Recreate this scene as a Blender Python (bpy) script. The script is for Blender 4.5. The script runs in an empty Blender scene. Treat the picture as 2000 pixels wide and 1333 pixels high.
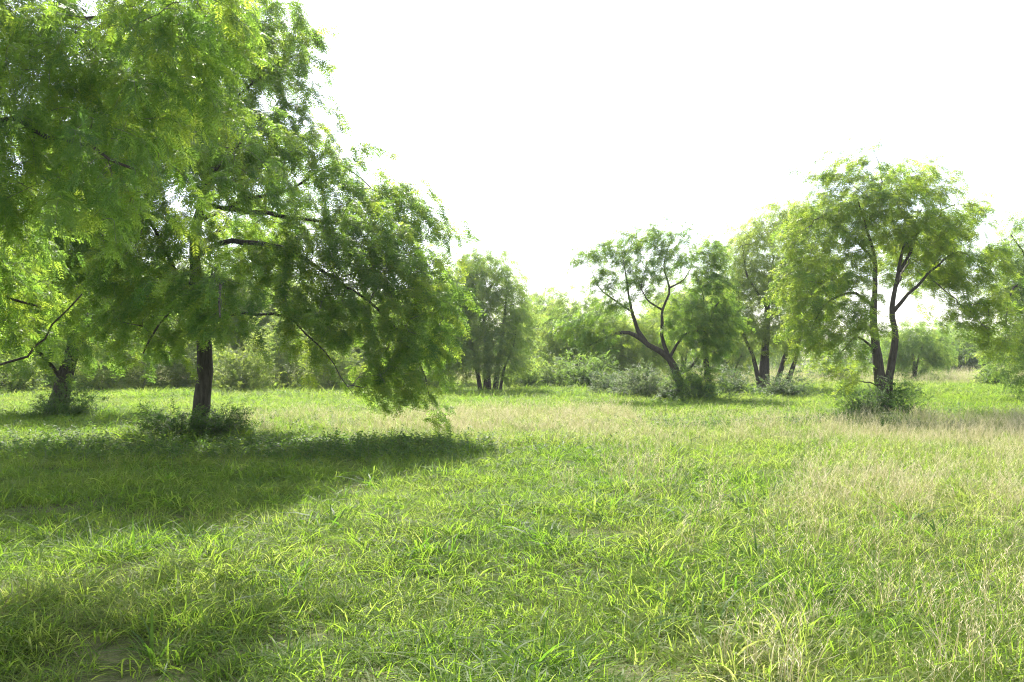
import bpy, math, random
import numpy as np
from mathutils import Vector

rng = np.random.default_rng(11)
random.seed(5)
S = bpy.context.scene
COL = S.collection
R = math.radians

# ------------------------------------------------------------------ camera, sky, sun, exposure
F = 1732.0           # focal length in pixels of the 2000 px wide photograph
HZ = 702.0           # the horizon's row
EYE = 1.6
cam_d = bpy.data.cameras.new('camera')
cam = bpy.data.objects.new('camera', cam_d)
COL.objects.link(cam)
cam.location = (0, 0, EYE)
cam.rotation_euler = (R(90), 0, 0)
cam_d.sensor_width = 36
cam_d.lens = 36 * F / 2000
cam_d.shift_y = (HZ - 666.5) / 2000
cam_d.clip_start = 0.05
cam_d.clip_end = 3000
S.camera = cam

SUN_EL, SUN_AZ = 48.0, -12.0       # azimuth from +Y, negative is towards the left
w = bpy.data.worlds.new('World')
S.world = w
w.use_nodes = True
nt = w.node_tree
for n in list(nt.nodes):
    nt.nodes.remove(n)
sky = nt.nodes.new('ShaderNodeTexSky')
sky.sky_type = 'NISHITA'
sky.sun_disc = False
sky.sun_elevation = R(SUN_EL)
sky.sun_rotation = R(SUN_AZ)
sky.air_density = 1.0
sky.dust_density = 1.5
sky.ozone_density = 1.0
bg = nt.nodes.new('ShaderNodeBackground')
bg.inputs['Strength'].default_value = 0.12
wo = nt.nodes.new('ShaderNodeOutputWorld')
veil = nt.nodes.new('ShaderNodeMixRGB')          # thin even white cloud over the whole sky
veil.inputs[0].default_value = 0.3
veil.inputs[2].default_value = (9.5, 9.5, 9.8, 1)
nt.links.new(sky.outputs[0], veil.inputs[1])
nt.links.new(veil.outputs[0], bg.inputs[0])
nt.links.new(bg.outputs[0], wo.inputs[0])

sl = bpy.data.lights.new('sun', 'SUN')
sl.energy = 5.0
sl.angle = R(0.5)
sl.color = (1.0, 0.95, 0.85)
sun = bpy.data.objects.new('sun', sl)
COL.objects.link(sun)
sd = Vector((math.sin(R(SUN_AZ)) * math.cos(R(SUN_EL)), math.cos(R(SUN_AZ)) * math.cos(R(SUN_EL)), math.sin(R(SUN_EL))))
sun.rotation_euler = sd.to_track_quat('Z', 'Y').to_euler()
sun.location = sd * 60

S.view_settings.view_transform = 'Standard'
S.view_settings.look = 'None'
S.view_settings.exposure = 1.46
S.view_settings.gamma = 1.0
S.view_settings.use_curve_mapping = False
S.render.engine = 'CYCLES'
cy = S.cycles
cy.max_bounces = 8
cy.diffuse_bounces = 4
cy.glossy_bounces = 2
cy.transmission_bounces = 6
cy.transparent_max_bounces = 4
cy.sample_clamp_indirect = 3.0
cy.use_denoising = True
cy.denoising_prefilter = 'NONE'
cy.volume_bounces = 0
cy.pixel_filter_type = 'BLACKMAN_HARRIS'
cy.filter_width = 1.15

# ------------------------------------------------------------------ noise and terrain
class Noise:
    def __init__(self, seed, n=64):
        self.g = np.random.default_rng(seed).random((n, n))
        self.n = n
    def __call__(self, x, y):
        x = np.asarray(x, float); y = np.asarray(y, float)
        xi = np.floor(x).astype(int); yi = np.floor(y).astype(int)
        fx = x - xi; fy = y - yi
        fx = fx * fx * (3 - 2 * fx); fy = fy * fy * (3 - 2 * fy)
        n = self.n; g = self.g
        a = g[xi % n, yi % n]; b = g[(xi + 1) % n, yi % n]
        c = g[xi % n, (yi + 1) % n]; d = g[(xi + 1) % n, (yi + 1) % n]
        return (a * (1 - fx) + b * fx) * (1 - fy) + (c * (1 - fx) + d * fx) * fy
    def fbm(self, x, y, o=3):
        s = 0; a = 0.5; t = 0
        for k in range(o):
            s = s + a * self(np.asarray(x) * 2 ** k + 7.3 * k, np.asarray(y) * 2 ** k - 3.1 * k); t += a; a *= 0.5
        return s / t
N1, N2, N3, N4 = Noise(1), Noise(2), Noise(3), Noise(4)

def ground_z(x, y):
    x = np.asarray(x, float); y = np.asarray(y, float)
    z = (N1.fbm(x * 0.35, y * 0.35) - 0.5) * 0.16 + (N2(x * 1.3, y * 1.3) - 0.5) * 0.06
    return z

def gz(x, y):
    return float(ground_z(x, y))

def W(px, py, d):
    """world point that the photograph shows at column px, row py when it stands d metres away"""
    return np.array([(px - 1000) / F * d, d, EYE - (py - HZ) / F * d])

# ------------------------------------------------------------------ materials
def nodes(m):
    m.use_nodes = True
    t = m.node_tree
    for n in list(t.nodes):
        t.nodes.remove(n)
    return t, t.nodes, t.links

def ramp(N, pts):
    r = N.new('ShaderNodeValToRGB')
    e = r.color_ramp.elements
    e[0].position, e[0].color = pts[0][0], (*pts[0][1], 1)
    e[1].position, e[1].color = pts[-1][0], (*pts[-1][1], 1)
    for p, c in pts[1:-1]:
        x = e.new(p); x.color = (*c, 1)
    return r

def leaf_mat(name, cols, tcols, trans=0.5, rough=0.42, spec=0.5, var=0.22):
    """thin leaf: reflecting upper side mixed with light let through"""
    m = bpy.data.materials.new(name)
    t, N, L = nodes(m)
    at = N.new('ShaderNodeAttribute'); at.attribute_type = 'INSTANCER'; at.attribute_name = 'tint'
    av = N.new('ShaderNodeAttribute'); av.attribute_type = 'GEOMETRY'; av.attribute_name = 'leafvar'
    ad = N.new('ShaderNodeMath'); ad.operation = 'MULTIPLY_ADD'
    L.new(av.outputs['Fac'], ad.inputs[0]); ad.inputs[1].default_value = var
    L.new(at.outputs['Fac'], ad.inputs[2])
    r1 = ramp(N, cols); r2 = ramp(N, tcols)
    L.new(ad.outputs[0], r1.inputs[0]); L.new(ad.outputs[0], r2.inputs[0])
    p = N.new('ShaderNodeBsdfPrincipled')
    p.inputs['Roughness'].default_value = rough
    p.inputs['Specular IOR Level'].default_value = spec
    L.new(r1.outputs[0], p.inputs['Base Color'])
    tr = N.new('ShaderNodeBsdfTranslucent')
    L.new(r2.outputs[0], tr.inputs[0])
    mx = N.new('ShaderNodeMixShader'); mx.inputs[0].default_value = trans
    L.new(p.outputs[0], mx.inputs[1]); L.new(tr.outputs[0], mx.inputs[2])
    o = N.new('ShaderNodeOutputMaterial')
    L.new(mx.outputs[0], o.inputs[0])
    return m

def bark_mat(name, c1, c2, scale=9.0, rough=0.9):
    m = bpy.data.materials.new(name)
    t, N, L = nodes(m)
    tc = N.new('ShaderNodeTexCoord')
    mp = N.new('ShaderNodeMapping'); mp.inputs['Scale'].default_value = (scale, scale, scale * 0.22)
    L.new(tc.outputs['Object'], mp.inputs[0])
    nz = N.new('ShaderNodeTexNoise'); nz.inputs['Scale'].default_value = 2.2; nz.inputs['Detail'].default_value = 6; nz.inputs['Roughness'].default_value = 0.7
    L.new(mp.outputs[0], nz.inputs[0])
    vr = N.new('ShaderNodeTexVoronoi'); vr.feature = 'DISTANCE_TO_EDGE'; vr.inputs['Scale'].default_value = 2.5
    L.new(mp.outputs[0], vr.inputs[0])
    r = ramp(N, [(0.3, c1), (0.7, c2)])
    L.new(nz.outputs[0], r.inputs[0])
    p = N.new('ShaderNodeBsdfPrincipled'); p.inputs['Roughness'].default_value = rough
    p.inputs['Specular IOR Level'].default_value = 0.25
    L.new(r.outputs[0], p.inputs['Base Color'])
    mu = N.new('ShaderNodeMath'); mu.operation = 'MULTIPLY'
    L.new(nz.outputs[0], mu.inputs[0]); L.new(vr.outputs[0], mu.inputs[1])
    b = N.new('ShaderNodeBump'); b.inputs['Strength'].default_value = 0.9; b.inputs['Distance'].default_value = 0.03
    L.new(mu.outputs[0], b.inputs['Height']); L.new(b.outputs[0], p.inputs['Normal'])
    o = N.new('ShaderNodeOutputMaterial'); L.new(p.outputs[0], o.inputs[0])
    return m

M_leaf = leaf_mat('mesquite_leaf', [(0.0, (0.030, 0.075, 0.016)), (0.5, (0.060, 0.115, 0.020)), (1.0, (0.10, 0.14, 0.022))],
                  [(0.0, (0.18, 0.35, 0.045)), (0.5, (0.32, 0.51, 0.055)), (1.0, (0.48, 0.60, 0.06))], 0.62, 0.42, 0.4)
M_far = leaf_mat('distant_leaf', [(0.0, (0.035, 0.075, 0.020)), (0.5, (0.065, 0.115, 0.028)), (1.0, (0.10, 0.14, 0.03))],
                 [(0.0, (0.18, 0.33, 0.055)), (0.5, (0.32, 0.49, 0.08)), (1.0, (0.49, 0.60, 0.09))], 0.6, 0.5, 0.3)
M_scrub = leaf_mat('scrub_leaf', [(0.0, (0.030, 0.080, 0.018)), (0.5, (0.055, 0.120, 0.024)), (1.0, (0.09, 0.14, 0.03))],
                   [(0.0, (0.10, 0.22, 0.03)), (0.5, (0.18, 0.32, 0.04)), (1.0, (0.30, 0.40, 0.05))], 0.5, 0.5, 0.22)
M_silver = leaf_mat('pale_shrub_leaf', [(0.0, (0.04, 0.095, 0.028)), (0.5, (0.07, 0.13, 0.04)), (1.0, (0.13, 0.18, 0.08))],
                    [(0.0, (0.10, 0.20, 0.05)), (0.5, (0.20, 0.30, 0.08)), (1.0, (0.34, 0.40, 0.16))], 0.48, 0.45, 0.3)
M_grass = leaf_mat('grass_blade', [(0.0, (0.045, 0.095, 0.020)), (0.5, (0.088, 0.140, 0.022)), (1.0, (0.14, 0.16, 0.045))],
                   [(0.0, (0.15, 0.31, 0.025)), (0.5, (0.29, 0.45, 0.035)), (1.0, (0.42, 0.46, 0.12))], 0.55, 0.5, 0.13, 0.3)
M_straw = leaf_mat('dry_grass_stem', [(0.0, (0.42, 0.40, 0.19)), (0.5, (0.60, 0.55, 0.34)), (1.0, (0.70, 0.63, 0.44))],
                   [(0.0, (0.50, 0.50, 0.2)), (0.5, (0.66, 0.61, 0.35)), (1.0, (0.70, 0.63, 0.42))], 0.55, 0.55, 0.3, 0.4)
M_litter = leaf_mat('fallen_blade', [(0.0, (0.12, 0.10, 0.05)), (0.5, (0.20, 0.155, 0.09)), (1.0, (0.30, 0.24, 0.16))],
                    [(0.0, (0.10, 0.09, 0.03)), (0.5, (0.16, 0.12, 0.06)), (1.0, (0.2, 0.16, 0.1))], 0.3, 0.6, 0.2, 0.4)
M_bark = bark_mat('mesquite_bark', (0.022, 0.0185, 0.013), (0.095, 0.082, 0.062))
M_twig = bark_mat('twig_bark', (0.07, 0.06, 0.05), (0.20, 0.175, 0.15), 14)
M_dead = bark_mat('dead_twig_bark', (0.14, 0.12, 0.105), (0.26, 0.235, 0.21), 14)

def ground_mat():
    m = bpy.data.materials.new('meadow_soil')
    t, N, L = nodes(m)
    tc = N.new('ShaderNodeTexCoord')
    a = N.new('ShaderNodeTexNoise'); a.inputs['Scale'].default_value = 0.35; a.inputs['Detail'].default_value = 8; a.inputs['Roughness'].default_value = 0.7
    b = N.new('ShaderNodeTexNoise'); b.inputs['Scale'].default_value = 14; b.inputs['Detail'].default_value = 8
    L.new(tc.outputs['Object'], a.inputs[0]); L.new(tc.outputs['Object'], b.inputs[0])
    r1 = ramp(N, [(0.3, (0.055, 0.085, 0.022)), (0.55, (0.085, 0.11, 0.03)), (0.75, (0.14, 0.13, 0.06))])
    r2 = ramp(N, [(0.35, (0.045, 0.035, 0.022)), (0.65, (0.12, 0.10, 0.06))])
    L.new(a.outputs[0], r1.inputs[0]); L.new(b.outputs[0], r2.inputs[0])
    mx = N.new('ShaderNodeMixRGB'); mx.inputs[0].default_value = 0.45
    L.new(r1.outputs[0], mx.inputs[1]); L.new(r2.outputs[0], mx.inputs[2])
    p = N.new('ShaderNodeBsdfPrincipled'); p.inputs['Roughness'].default_value = 0.95
    p.inputs['Specular IOR Level'].default_value = 0.15
    L.new(mx.outputs[0], p.inputs['Base Color'])
    bp = N.new('ShaderNodeBump'); bp.inputs['Distance'].default_value = 0.05; L.new(b.outputs[0], bp.inputs['Height']); L.new(bp.outputs[0], p.inputs['Normal'])
    o = N.new('ShaderNodeOutputMaterial'); L.new(p.outputs[0], o.inputs[0])
    return m

# ------------------------------------------------------------------ mesh helpers
def make_mesh(name, V, Fq, mats=(), fmat=None, leafvar=None, smooth=False):
    """V (n,3); Fq list of arrays of faces (m,k)"""
    me = bpy.data.meshes.new(name)
    V = np.asarray(V, np.float32)
    Fq = [np.asarray(f, np.int32) for f in Fq if len(f)]
    nl = sum(f.size for f in Fq); nf = sum(len(f) for f in Fq)
    me.vertices.add(len(V)); me.vertices.foreach_set('co', V.ravel())
    if nf:
        me.loops.add(nl); me.polygons.add(nf)
        me.loops.foreach_set('vertex_index', np.concatenate([f.ravel() for f in Fq]))
        tot = np.concatenate([np.full(len(f), f.shape[1], np.int32) for f in Fq])
        st = np.concatenate([[0], np.cumsum(tot)[:-1]]).astype(np.int32)
        me.polygons.foreach_set('loop_start', st)
        me.polygons.foreach_set('loop_total', tot)
        for m in mats:
            me.materials.append(m)
        if fmat is not None:
            me.polygons.foreach_set('material_index', np.asarray(fmat, np.int32))
        if smooth:
            me.polygons.foreach_set('use_smooth', np.ones(nf, bool))
    if leafvar is not None:
        a = me.attributes.new('leafvar', 'FLOAT', 'POINT')
        a.data.foreach_set('value', np.asarray(leafvar, np.float32))
    me.update(calc_edges=True)
    me.validate()
    return me

class Geo:
    """collects vertices and faces of one mesh"""
    def __init__(self):
        self.V = []; self.Q = []; self.T = []; self.mq = []; self.mt = []; self.lv = []; self.n = 0
    def add(self, V, Q=None, T=None, mat=0, lv=0.0):
        V = np.asarray(V, float)
        if Q is not None and len(Q):
            self.Q.append(np.asarray(Q) + self.n); self.mq.append(np.full(len(Q), mat))
        if T is not None and len(T):
            self.T.append(np.asarray(T) + self.n); self.mt.append(np.full(len(T), mat))
        self.V.append(V); self.lv.append(np.broadcast_to(lv, (len(V),)).astype(float)); self.n += len(V)
    def tube(self, P, r, sides=5, mat=0, lv=0.0, rough=0.0, cap=True):
        P = np.asarray(P, float); r = np.broadcast_to(r, (len(P),)).astype(float)
        T = np.gradient(P, axis=0); T /= np.linalg.norm(T, axis=1)[:, None] + 1e-9
        ref = np.array([0.0, 0, 1]) if abs(T[:, 2]).mean() < 0.8 else np.array([1.0, 0, 0])
        U = np.cross(T, ref); U /= np.linalg.norm(U, axis=1)[:, None] + 1e-9
        B = np.cross(T, U)
        a = np.arange(sides) / sides * 2 * np.pi
        rr = r[:, None] * (1 + rough * (rng.random((len(P), sides)) - 0.5))
        V = P[:, None] + rr[..., None] * (np.cos(a)[None, :, None] * U[:, None] + np.sin(a)[None, :, None] * B[:, None])
        k = len(P)
        i = np.arange(k - 1)[:, None] * sides; j = np.arange(sides)[None]; j2 = (j + 1) % sides
        Q = np.stack([i + j, i + j2, i + sides + j2, i + sides + j], -1).reshape(-1, 4)
        V = V.reshape(-1, 3)
        Tt = None
        if cap:
            V = np.vstack([V, P[-1] + T[-1] * r[-1] * 0.6])
            b = (k - 1) * sides
            Tt = np.array([[b + q, b + (q + 1) % sides, len(V) - 1] for q in range(sides)])
        self.add(V, Q, Tt, mat, lv)
    def mesh(self, name, mats, smooth=False):
        fm = np.concatenate((self.mq + self.mt) or [np.zeros(0)])
        return make_mesh(name, np.vstack(self.V), ([np.vstack(self.Q)] if self.Q else []) + ([np.vstack(self.T)] if self.T else []), mats, fm, np.concatenate(self.lv), smooth)

def link(name, data, parent=None, loc=(0, 0, 0)):
    o = bpy.data.objects.new(name, data)
    COL.objects.link(o); o.location = loc
    if parent:
        o.parent = parent
    return o

def tag(o, label=None, cat=None, group=None, kind=None):
    for k, v in (('label', label), ('category', cat), ('group', group), ('kind', kind)):
        if v:
            o[k] = v
    return o

def thing(name, loc, label, cat, group=None):
    return tag(link(name, None, None, loc), label, cat, group)

# ------------------------------------------------------------------ leaf and grass prototypes (mesh data only, not in the scene)
def lozenges(base, d, side, ln, wd, cup=0.0):
    """pointed leaflets: base (n,3), direction, sideways unit vector, length, width -> verts, quads"""
    n = len(base)
    ln = np.broadcast_to(ln, (n,))[:, None]; wd = np.broadcast_to(wd, (n,))[:, None]
    mid = base + d * ln * 0.45
    up = np.cross(d, side)
    V = np.stack([base, mid + side * wd * 0.5 + up * wd * cup, base + d * ln, mid - side * wd * 0.5 + up * wd * cup], 1).reshape(-1, 3)
    q = np.arange(n)[:, None] * 4 + np.arange(4)[None]
    return V, q

def unit(v):
    return v / (np.linalg.norm(v, axis=-1, keepdims=True) + 1e-9)

def frond(g, base, d, L, pairs, ll, lw, lv, droop=0.5, stalk=True):
    """a feathered leaf: arching stalk with two rows of leaflets"""
    d = unit(d); side = unit(np.cross(d, [0, 0, 1.0]) + 1e-6)
    roll = rng.normal(0, 0.5)
    up = np.cross(side, d)
    side = side * math.cos(roll) + up * math.sin(roll)
    k = pairs
    t = np.linspace(0.22, 1, k)
    P = base + d * (t * L)[:, None] + np.array([0, 0, -1.0]) * (droop * L * t ** 2)[:, None]
    T = unit(d + np.array([0, 0, -1.0]) * (2 * droop * t)[:, None])
    taper = 0.65 + 0.35 * np.sin(np.pi * np.clip(t, 0.05, 0.95))
    for s in (-1, 1):
        dd = unit(T * 0.55 + s * side * 0.85 + np.array([0, 0, -0.18]) + rng.normal(0, 0.13, (k, 3)))
        sd = unit(np.cross(dd, np.cross(T, side)) + rng.normal(0, 0.25, (k, 3)))
        V, q = lozenges(P, dd, sd, ll * taper * rng.uniform(0.8, 1.15, k), lw)
        g.add(V, q, None, 0, lv + rng.uniform(-0.25, 0.25))
    if stalk:
        tt = np.linspace(0, 1, 5)
        g.tube(base + d * (tt * L)[:, None] + np.array([0, 0, -1.0]) * (droop * L * tt ** 2)[:, None], 0.0012, 3, 0, lv, cap=False)

def spray_mesh(name, mats, L, nfrond, fl, pairs, ll, lw, droop=0.75, double=True, twr=0.003):
    """twig along +X that arches over and hangs, with feathered leaves on it"""
    g = Geo()
    t = np.linspace(0, 1, 7)
    def at(u):
        u = np.asarray(u)
        return np.stack([L * (u - 0.35 * droop * u ** 2), 0.05 * L * np.sin(u * 5), L * (0.18 * u - droop * u ** 2)], -1)
    g.tube(at(t), np.linspace(twr, twr * 0.4, 7), 3, 1)
    us = np.linspace(0.08, 1.0, nfrond)
    for i, u in enumerate(us):
        p = at(u); tg = unit(at(min(u + 0.02, 1.02)) - p)
        az = i * 2.4 + rng.uniform(-0.5, 0.5)
        rad = np.array([0, math.cos(az), math.sin(az) * 0.8])
        d0 = unit(tg * 0.7 + rad * 0.9 + np.array([0, 0, -0.15]))
        lv = rng.uniform(-1, 1)
        if double:
            sw = unit(np.cross(d0, [0, 0, 1.0]))
            st = p + d0 * fl * 0.12
            for s in (-1, 1):
                frond(g, st, d0 + s * sw * 0.36, fl * rng.uniform(0.75, 1.1), pairs, ll, lw, lv, rng.uniform(0.2, 0.7))
        else:
            frond(g, p, d0, fl * rng.uniform(0.75, 1.1), pairs, ll, lw, lv, rng.uniform(0.25, 0.8), False)
    return g.mesh(name, mats)

def ovate_spray(name, mats, L, n, ll, lw):
    """upright leafy shoot with oval leaves"""
    g = Geo()
    ph = rng.uniform(0, 6)
    def at(u):
        u = np.asarray(u)
        return np.stack([0.45 * L * u ** 1.5, 0.08 * L * np.sin(u * 3 + ph), L * (u - 0.35 * u ** 2)], -1)
    g.tube(at(np.linspace(0, 1, 5)), np.linspace(0.003, 0.001, 5), 3, 1)
    for i in range(n):
        u = 0.12 + 0.88 * i / (n - 1)
        az = i * 2.4 + rng.uniform(-0.4, 0.4)
        d = unit(np.array([math.cos(az), math.sin(az), rng.uniform(-0.35, 0.5)]))
        sd = unit(np.cross(d, [0, 0, 1.0]) + rng.normal(0, 0.3, 3))
        b = at(u)
        s = rng.uniform(0.7, 1.2) * (1.1 - 0.4 * u)
        up = np.cross(sd, d)
        # six-cornered leaf folded along its rib
        P = np.array([[0, 0, 0], [0.3, 0.5, 0.12], [0.7, 0.38, 0.08], [1, 0, -0.12], [0.7, -0.38, 0.08], [0.3, -0.5, 0.12]])
        V = b + (P[:, :1] * ll * s) * d + (P[:, 1:2] * lw * s) * sd + (P[:, 2:] * lw * s) * up
        g.add(V, [[0, 1, 2, 3], [0, 3, 4, 5]], None, 0, rng.uniform(-1, 1))
    return g.mesh(name, mats)

def blades(g, n, rad, h0, h1, wd, lean, curl, mat=0, seg=4):
    """arching grass blades that rise from a patch of radius rad"""
    for i in range(n):
        a = rng.uniform(0, 6.283); r = rad * math.sqrt(rng.random())
        b = np.array([r * math.cos(a), r * math.sin(a), -0.02])
        az = a + rng.normal(0, 1.0)
        o = np.array([math.cos(az), math.sin(az), 0])
        h = rng.uniform(h0, h1); ln = abs(rng.normal(lean, lean * 0.6)); c = abs(rng.normal(curl, curl * 0.6))
        t = np.linspace(0, 1, seg + 1)
        out = h * (ln * t + c * t ** 2.2); up = h * (t - 0.55 * c * t ** 2.6)
        P = b + o * out[:, None] + np.array([0, 0, 1.0]) * up[:, None]
        tw = az + math.pi / 2 + rng.normal(0, 0.5)
        sd = np.array([math.cos(tw), math.sin(tw), rng.normal(0, 0.25)])
        wv = wd * rng.uniform(0.6, 1.25) * np.array([0.7, 1, 0.9, 0.62, 0.04])[: seg + 1] if seg == 4 else wd * np.linspace(1, 0.05, seg + 1)
        V = np.stack([P + sd * wv[:, None] / 2, P - sd * wv[:, None] / 2], 1).reshape(-1, 3)
        k = np.arange(seg) * 2
        g.add(V, np.stack([k, k + 1, k + 3, k + 2], -1), None, mat, rng.uniform(-1, 1))

def stems(g, n, rad, h0, h1, mat=0, head=True, wdt=0.0022, lean=0.18):
    """dry flowering stems with a feathery seed head"""
    for i in range(n):
        a = rng.uniform(0, 6.283); r = rad * math.sqrt(rng.random())
        b = np.array([r * math.cos(a), r * math.sin(a), -0.02])
        h = rng.uniform(h0, h1)
        az = rng.normal(0.4, 1.2)
        o = np.array([math.cos(az), math.sin(az), 0]) * abs(rng.normal(lean, 0.13))
        t = np.linspace(0, 1, 5)
        P = b + o * (h * t ** 1.7)[:, None] + np.array([0, 0, h]) * t[:, None]
        lv = rng.uniform(-1, 1)
        g.tube(P, np.linspace(wdt, wdt * 0.6, 5), 3, mat, lv, cap=False)
        if head:
            m = 7
            tt = np.linspace(0.76, 1.03, m)
            Q = b + o * (h * tt ** 1.7)[:, None] + np.array([0, 0, h]) * tt[:, None]
            az2 = np.arange(m) * 2.4
            d = unit(np.stack([np.cos(az2) * 0.55, np.sin(az2) * 0.55, np.full(m, 0.8)], -1) + o * 0.8)
            sd = unit(np.cross(d, rng.normal(0, 1, (m, 3))))
            V, q = lozenges(Q, d, sd, rng.uniform(0.018, 0.04, m), wdt * 2.0)
            g.add(V, q, None, mat, lv + 0.4)

def protos(name, fn, n):
    return [bpy.data.objects.new('%s_shape' % name, fn(i)) for i in range(n)]

LEAF = [M_leaf, M_twig]
P_near = protos('near_spray', lambda i: spray_mesh('near_spray', LEAF, rng.uniform(0.35, 0.5), 10, 0.16, 8, 0.054, 0.0125, rng.uniform(0.35, 0.85)), 6)
P_mid = protos('mid_spray', lambda i: spray_mesh('mid_spray', LEAF, rng.uniform(0.35, 0.6), 10, 0.16, 4, 0.075, 0.024, rng.uniform(0.4, 0.95)), 6)
P_right = protos('right_spray', lambda i: spray_mesh('right_spray', LEAF, rng.uniform(0.35, 0.55), 9, 0.16, 4, 0.07, 0.022, rng.uniform(0.25, 0.75)), 6)
P_far = protos('far_spray', lambda i: spray_mesh('far_spray', [M_far, M_twig], rng.uniform(0.45, 0.7), 11, 0.2, 5, 0.085, 0.026, rng.uniform(0.25, 0.7), False), 5)
P_scrub = protos('scrub_spray', lambda i: ovate_spray('scrub_spray', [M_scrub, M_twig], rng.uniform(0.3, 0.5), 18, 0.06, 0.028), 5)
P_bush = protos('bush_spray', lambda i: ovate_spray('bush_spray', [M_far, M_twig], rng.uniform(0.5, 0.8), 26, 0.10, 0.04), 5)
P_silver = protos('silver_spray', lambda i: ovate_spray('silver_spray', [M_silver, M_twig], rng.uniform(0.25, 0.42), 20, 0.055, 0.03), 5)

def lush(i):
    g = Geo(); blades(g, 52, 0.18, 0.05, 0.18, 0.0085, 0.5, 0.95); return g.mesh('lush_tuft', [M_grass])
def fine(i):
    g = Geo(); blades(g, 50, 0.18, 0.06, 0.20, 0.0045, 0.45, 0.6); return g.mesh('fine_tuft', [M_grass])
def straw(i):
    g = Geo(); stems(g, 8, 0.17, 0.22, 0.46, wdt=0.0018, lean=0.3); blades(g, 22, 0.16, 0.12, 0.30, 0.003, 0.5, 0.5); return g.mesh('straw_tuft', [M_straw])
def broad(i):
    g = Geo(); blades(g, 16, 0.10, 0.18, 0.36, 0.015, 0.40, 0.9); return g.mesh('broad_tuft', [M_grass])
def litter(i):
    g = Geo(); blades(g, 14, 0.2, 0.08, 0.16, 0.005, 1.2, 0.3); return g.mesh('litter_tuft', [M_litter])
P_lush = protos('lush_tuft', lush, 8)
P_fine = protos('fine_tuft', fine, 6)
P_straw = protos('straw_tuft', straw, 6)
P_broad = protos('broad_tuft', broad, 5)
P_litter = protos('litter_tuft', litter, 3)
P_herb = protos('herb_shoot', lambda i: ovate_spray('herb_shoot', [M_scrub, M_twig], rng.uniform(0.22, 0.42), 14, 0.07, 0.034), 5)

# ------------------------------------------------------------------ scattering through geometry nodes
_groups = {}
def scatter_group(key, objs):
    if key in _groups:
        return _groups[key]
    ng = bpy.data.node_groups.new('scatter_' + key, 'GeometryNodeTree')
    ng.interface.new_socket('Geometry', in_out='INPUT', socket_type='NodeSocketGeometry')
    ng.interface.new_socket('Geometry', in_out='OUTPUT', socket_type='NodeSocketGeometry')
    N, L = ng.nodes, ng.links
    gi = N.new('NodeGroupInput'); go = N.new('NodeGroupOutput')
    g2i = N.new('GeometryNodeGeometryToInstance')
    for o in reversed(objs):
        oi = N.new('GeometryNodeObjectInfo'); oi.inputs['Object'].default_value = o
        oi.inputs['As Instance'].default_value = False
        L.new(oi.outputs['Geometry'], g2i.inputs[0])
    iop = N.new('GeometryNodeInstanceOnPoints')
    iop.inputs['Pick Instance'].default_value = True
    L.new(gi.outputs[0], iop.inputs['Points']); L.new(g2i.outputs[0], iop.inputs['Instance'])
    for nm, ty, sk in (('idx', 'INT', 'Instance Index'), ('scl', 'FLOAT_VECTOR', 'Scale')):
        a = N.new('GeometryNodeInputNamedAttribute'); a.data_type = ty; a.inputs['Name'].default_value = nm
        L.new(a.outputs[0], iop.inputs[sk])
    a = N.new('GeometryNodeInputNamedAttribute'); a.data_type = 'FLOAT_VECTOR'; a.inputs['Name'].default_value = 'rot'
    e = N.new('FunctionNodeEulerToRotation')
    L.new(a.outputs[0], e.inputs[0]); L.new(e.outputs[0], iop.inputs['Rotation'])
    L.new(iop.outputs[0], go.inputs[0])
    _groups[key] = ng
    return ng

def scatter(name, key, objs, P, rot, scl, tint, parent=None, loc=(0, 0, 0)):
    P = np.asarray(P, float)
    n = len(P)
    me = make_mesh(name, P - np.asarray(loc)[None], [])
    def at(nm, ty, f, v):
        a = me.attributes.new(nm, ty, 'POINT'); a.data.foreach_set(f, np.ascontiguousarray(v).ravel())
    at('rot', 'FLOAT_VECTOR', 'vector', np.asarray(rot, np.float32))
    scl = np.asarray(scl, np.float32)
    if scl.ndim == 1:
        scl = np.repeat(scl[:, None], 3, 1)
    at('scl', 'FLOAT_VECTOR', 'vector', scl)
    at('tint', 'FLOAT', 'value', np.asarray(tint, np.float32))
    at('idx', 'INT', 'value', rng.integers(0, len(objs), n).astype(np.int32))
    o = link(name, me, parent, (0, 0, 0) if parent else loc)
    md = o.modifiers.new('scatter', 'NODES'); md.node_group = scatter_group(key, objs)
    o['kind'] = 'stuff'
    return o

# ------------------------------------------------------------------ trees
def smooth_path(P, step, wig=0.0):
    P = np.asarray(P, float)
    n = len(P)
    if n == 2:
        Pm = (P[0] + P[1]) / 2; P = np.array([P[0], Pm, P[1]]); n = 3
    out = []
    for i in range(n - 1):
        p0 = P[max(i - 1, 0)]; p1 = P[i]; p2 = P[i + 1]; p3 = P[min(i + 2, n - 1)]
        k = max(2, int(np.linalg.norm(p2 - p1) / step))
        for t in np.arange(k) / k:
            out.append(0.5 * (2 * p1 + (p2 - p0) * t + (2 * p0 - 5 * p1 + 4 * p2 - p3) * t ** 2 + (3 * p1 - p0 - 3 * p2 + p3) * t ** 3))
    out.append(P[-1]); out = np.array(out)
    if wig:
        w_ = np.cumsum(rng.normal(0, wig, out.shape), 0) * 0.5
        w_ -= np.linspace(0, 1, len(out))[:, None] * w_[-1]
        out += w_ * np.minimum(1, np.arange(len(out)) / 3)[:, None]
    return out

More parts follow.
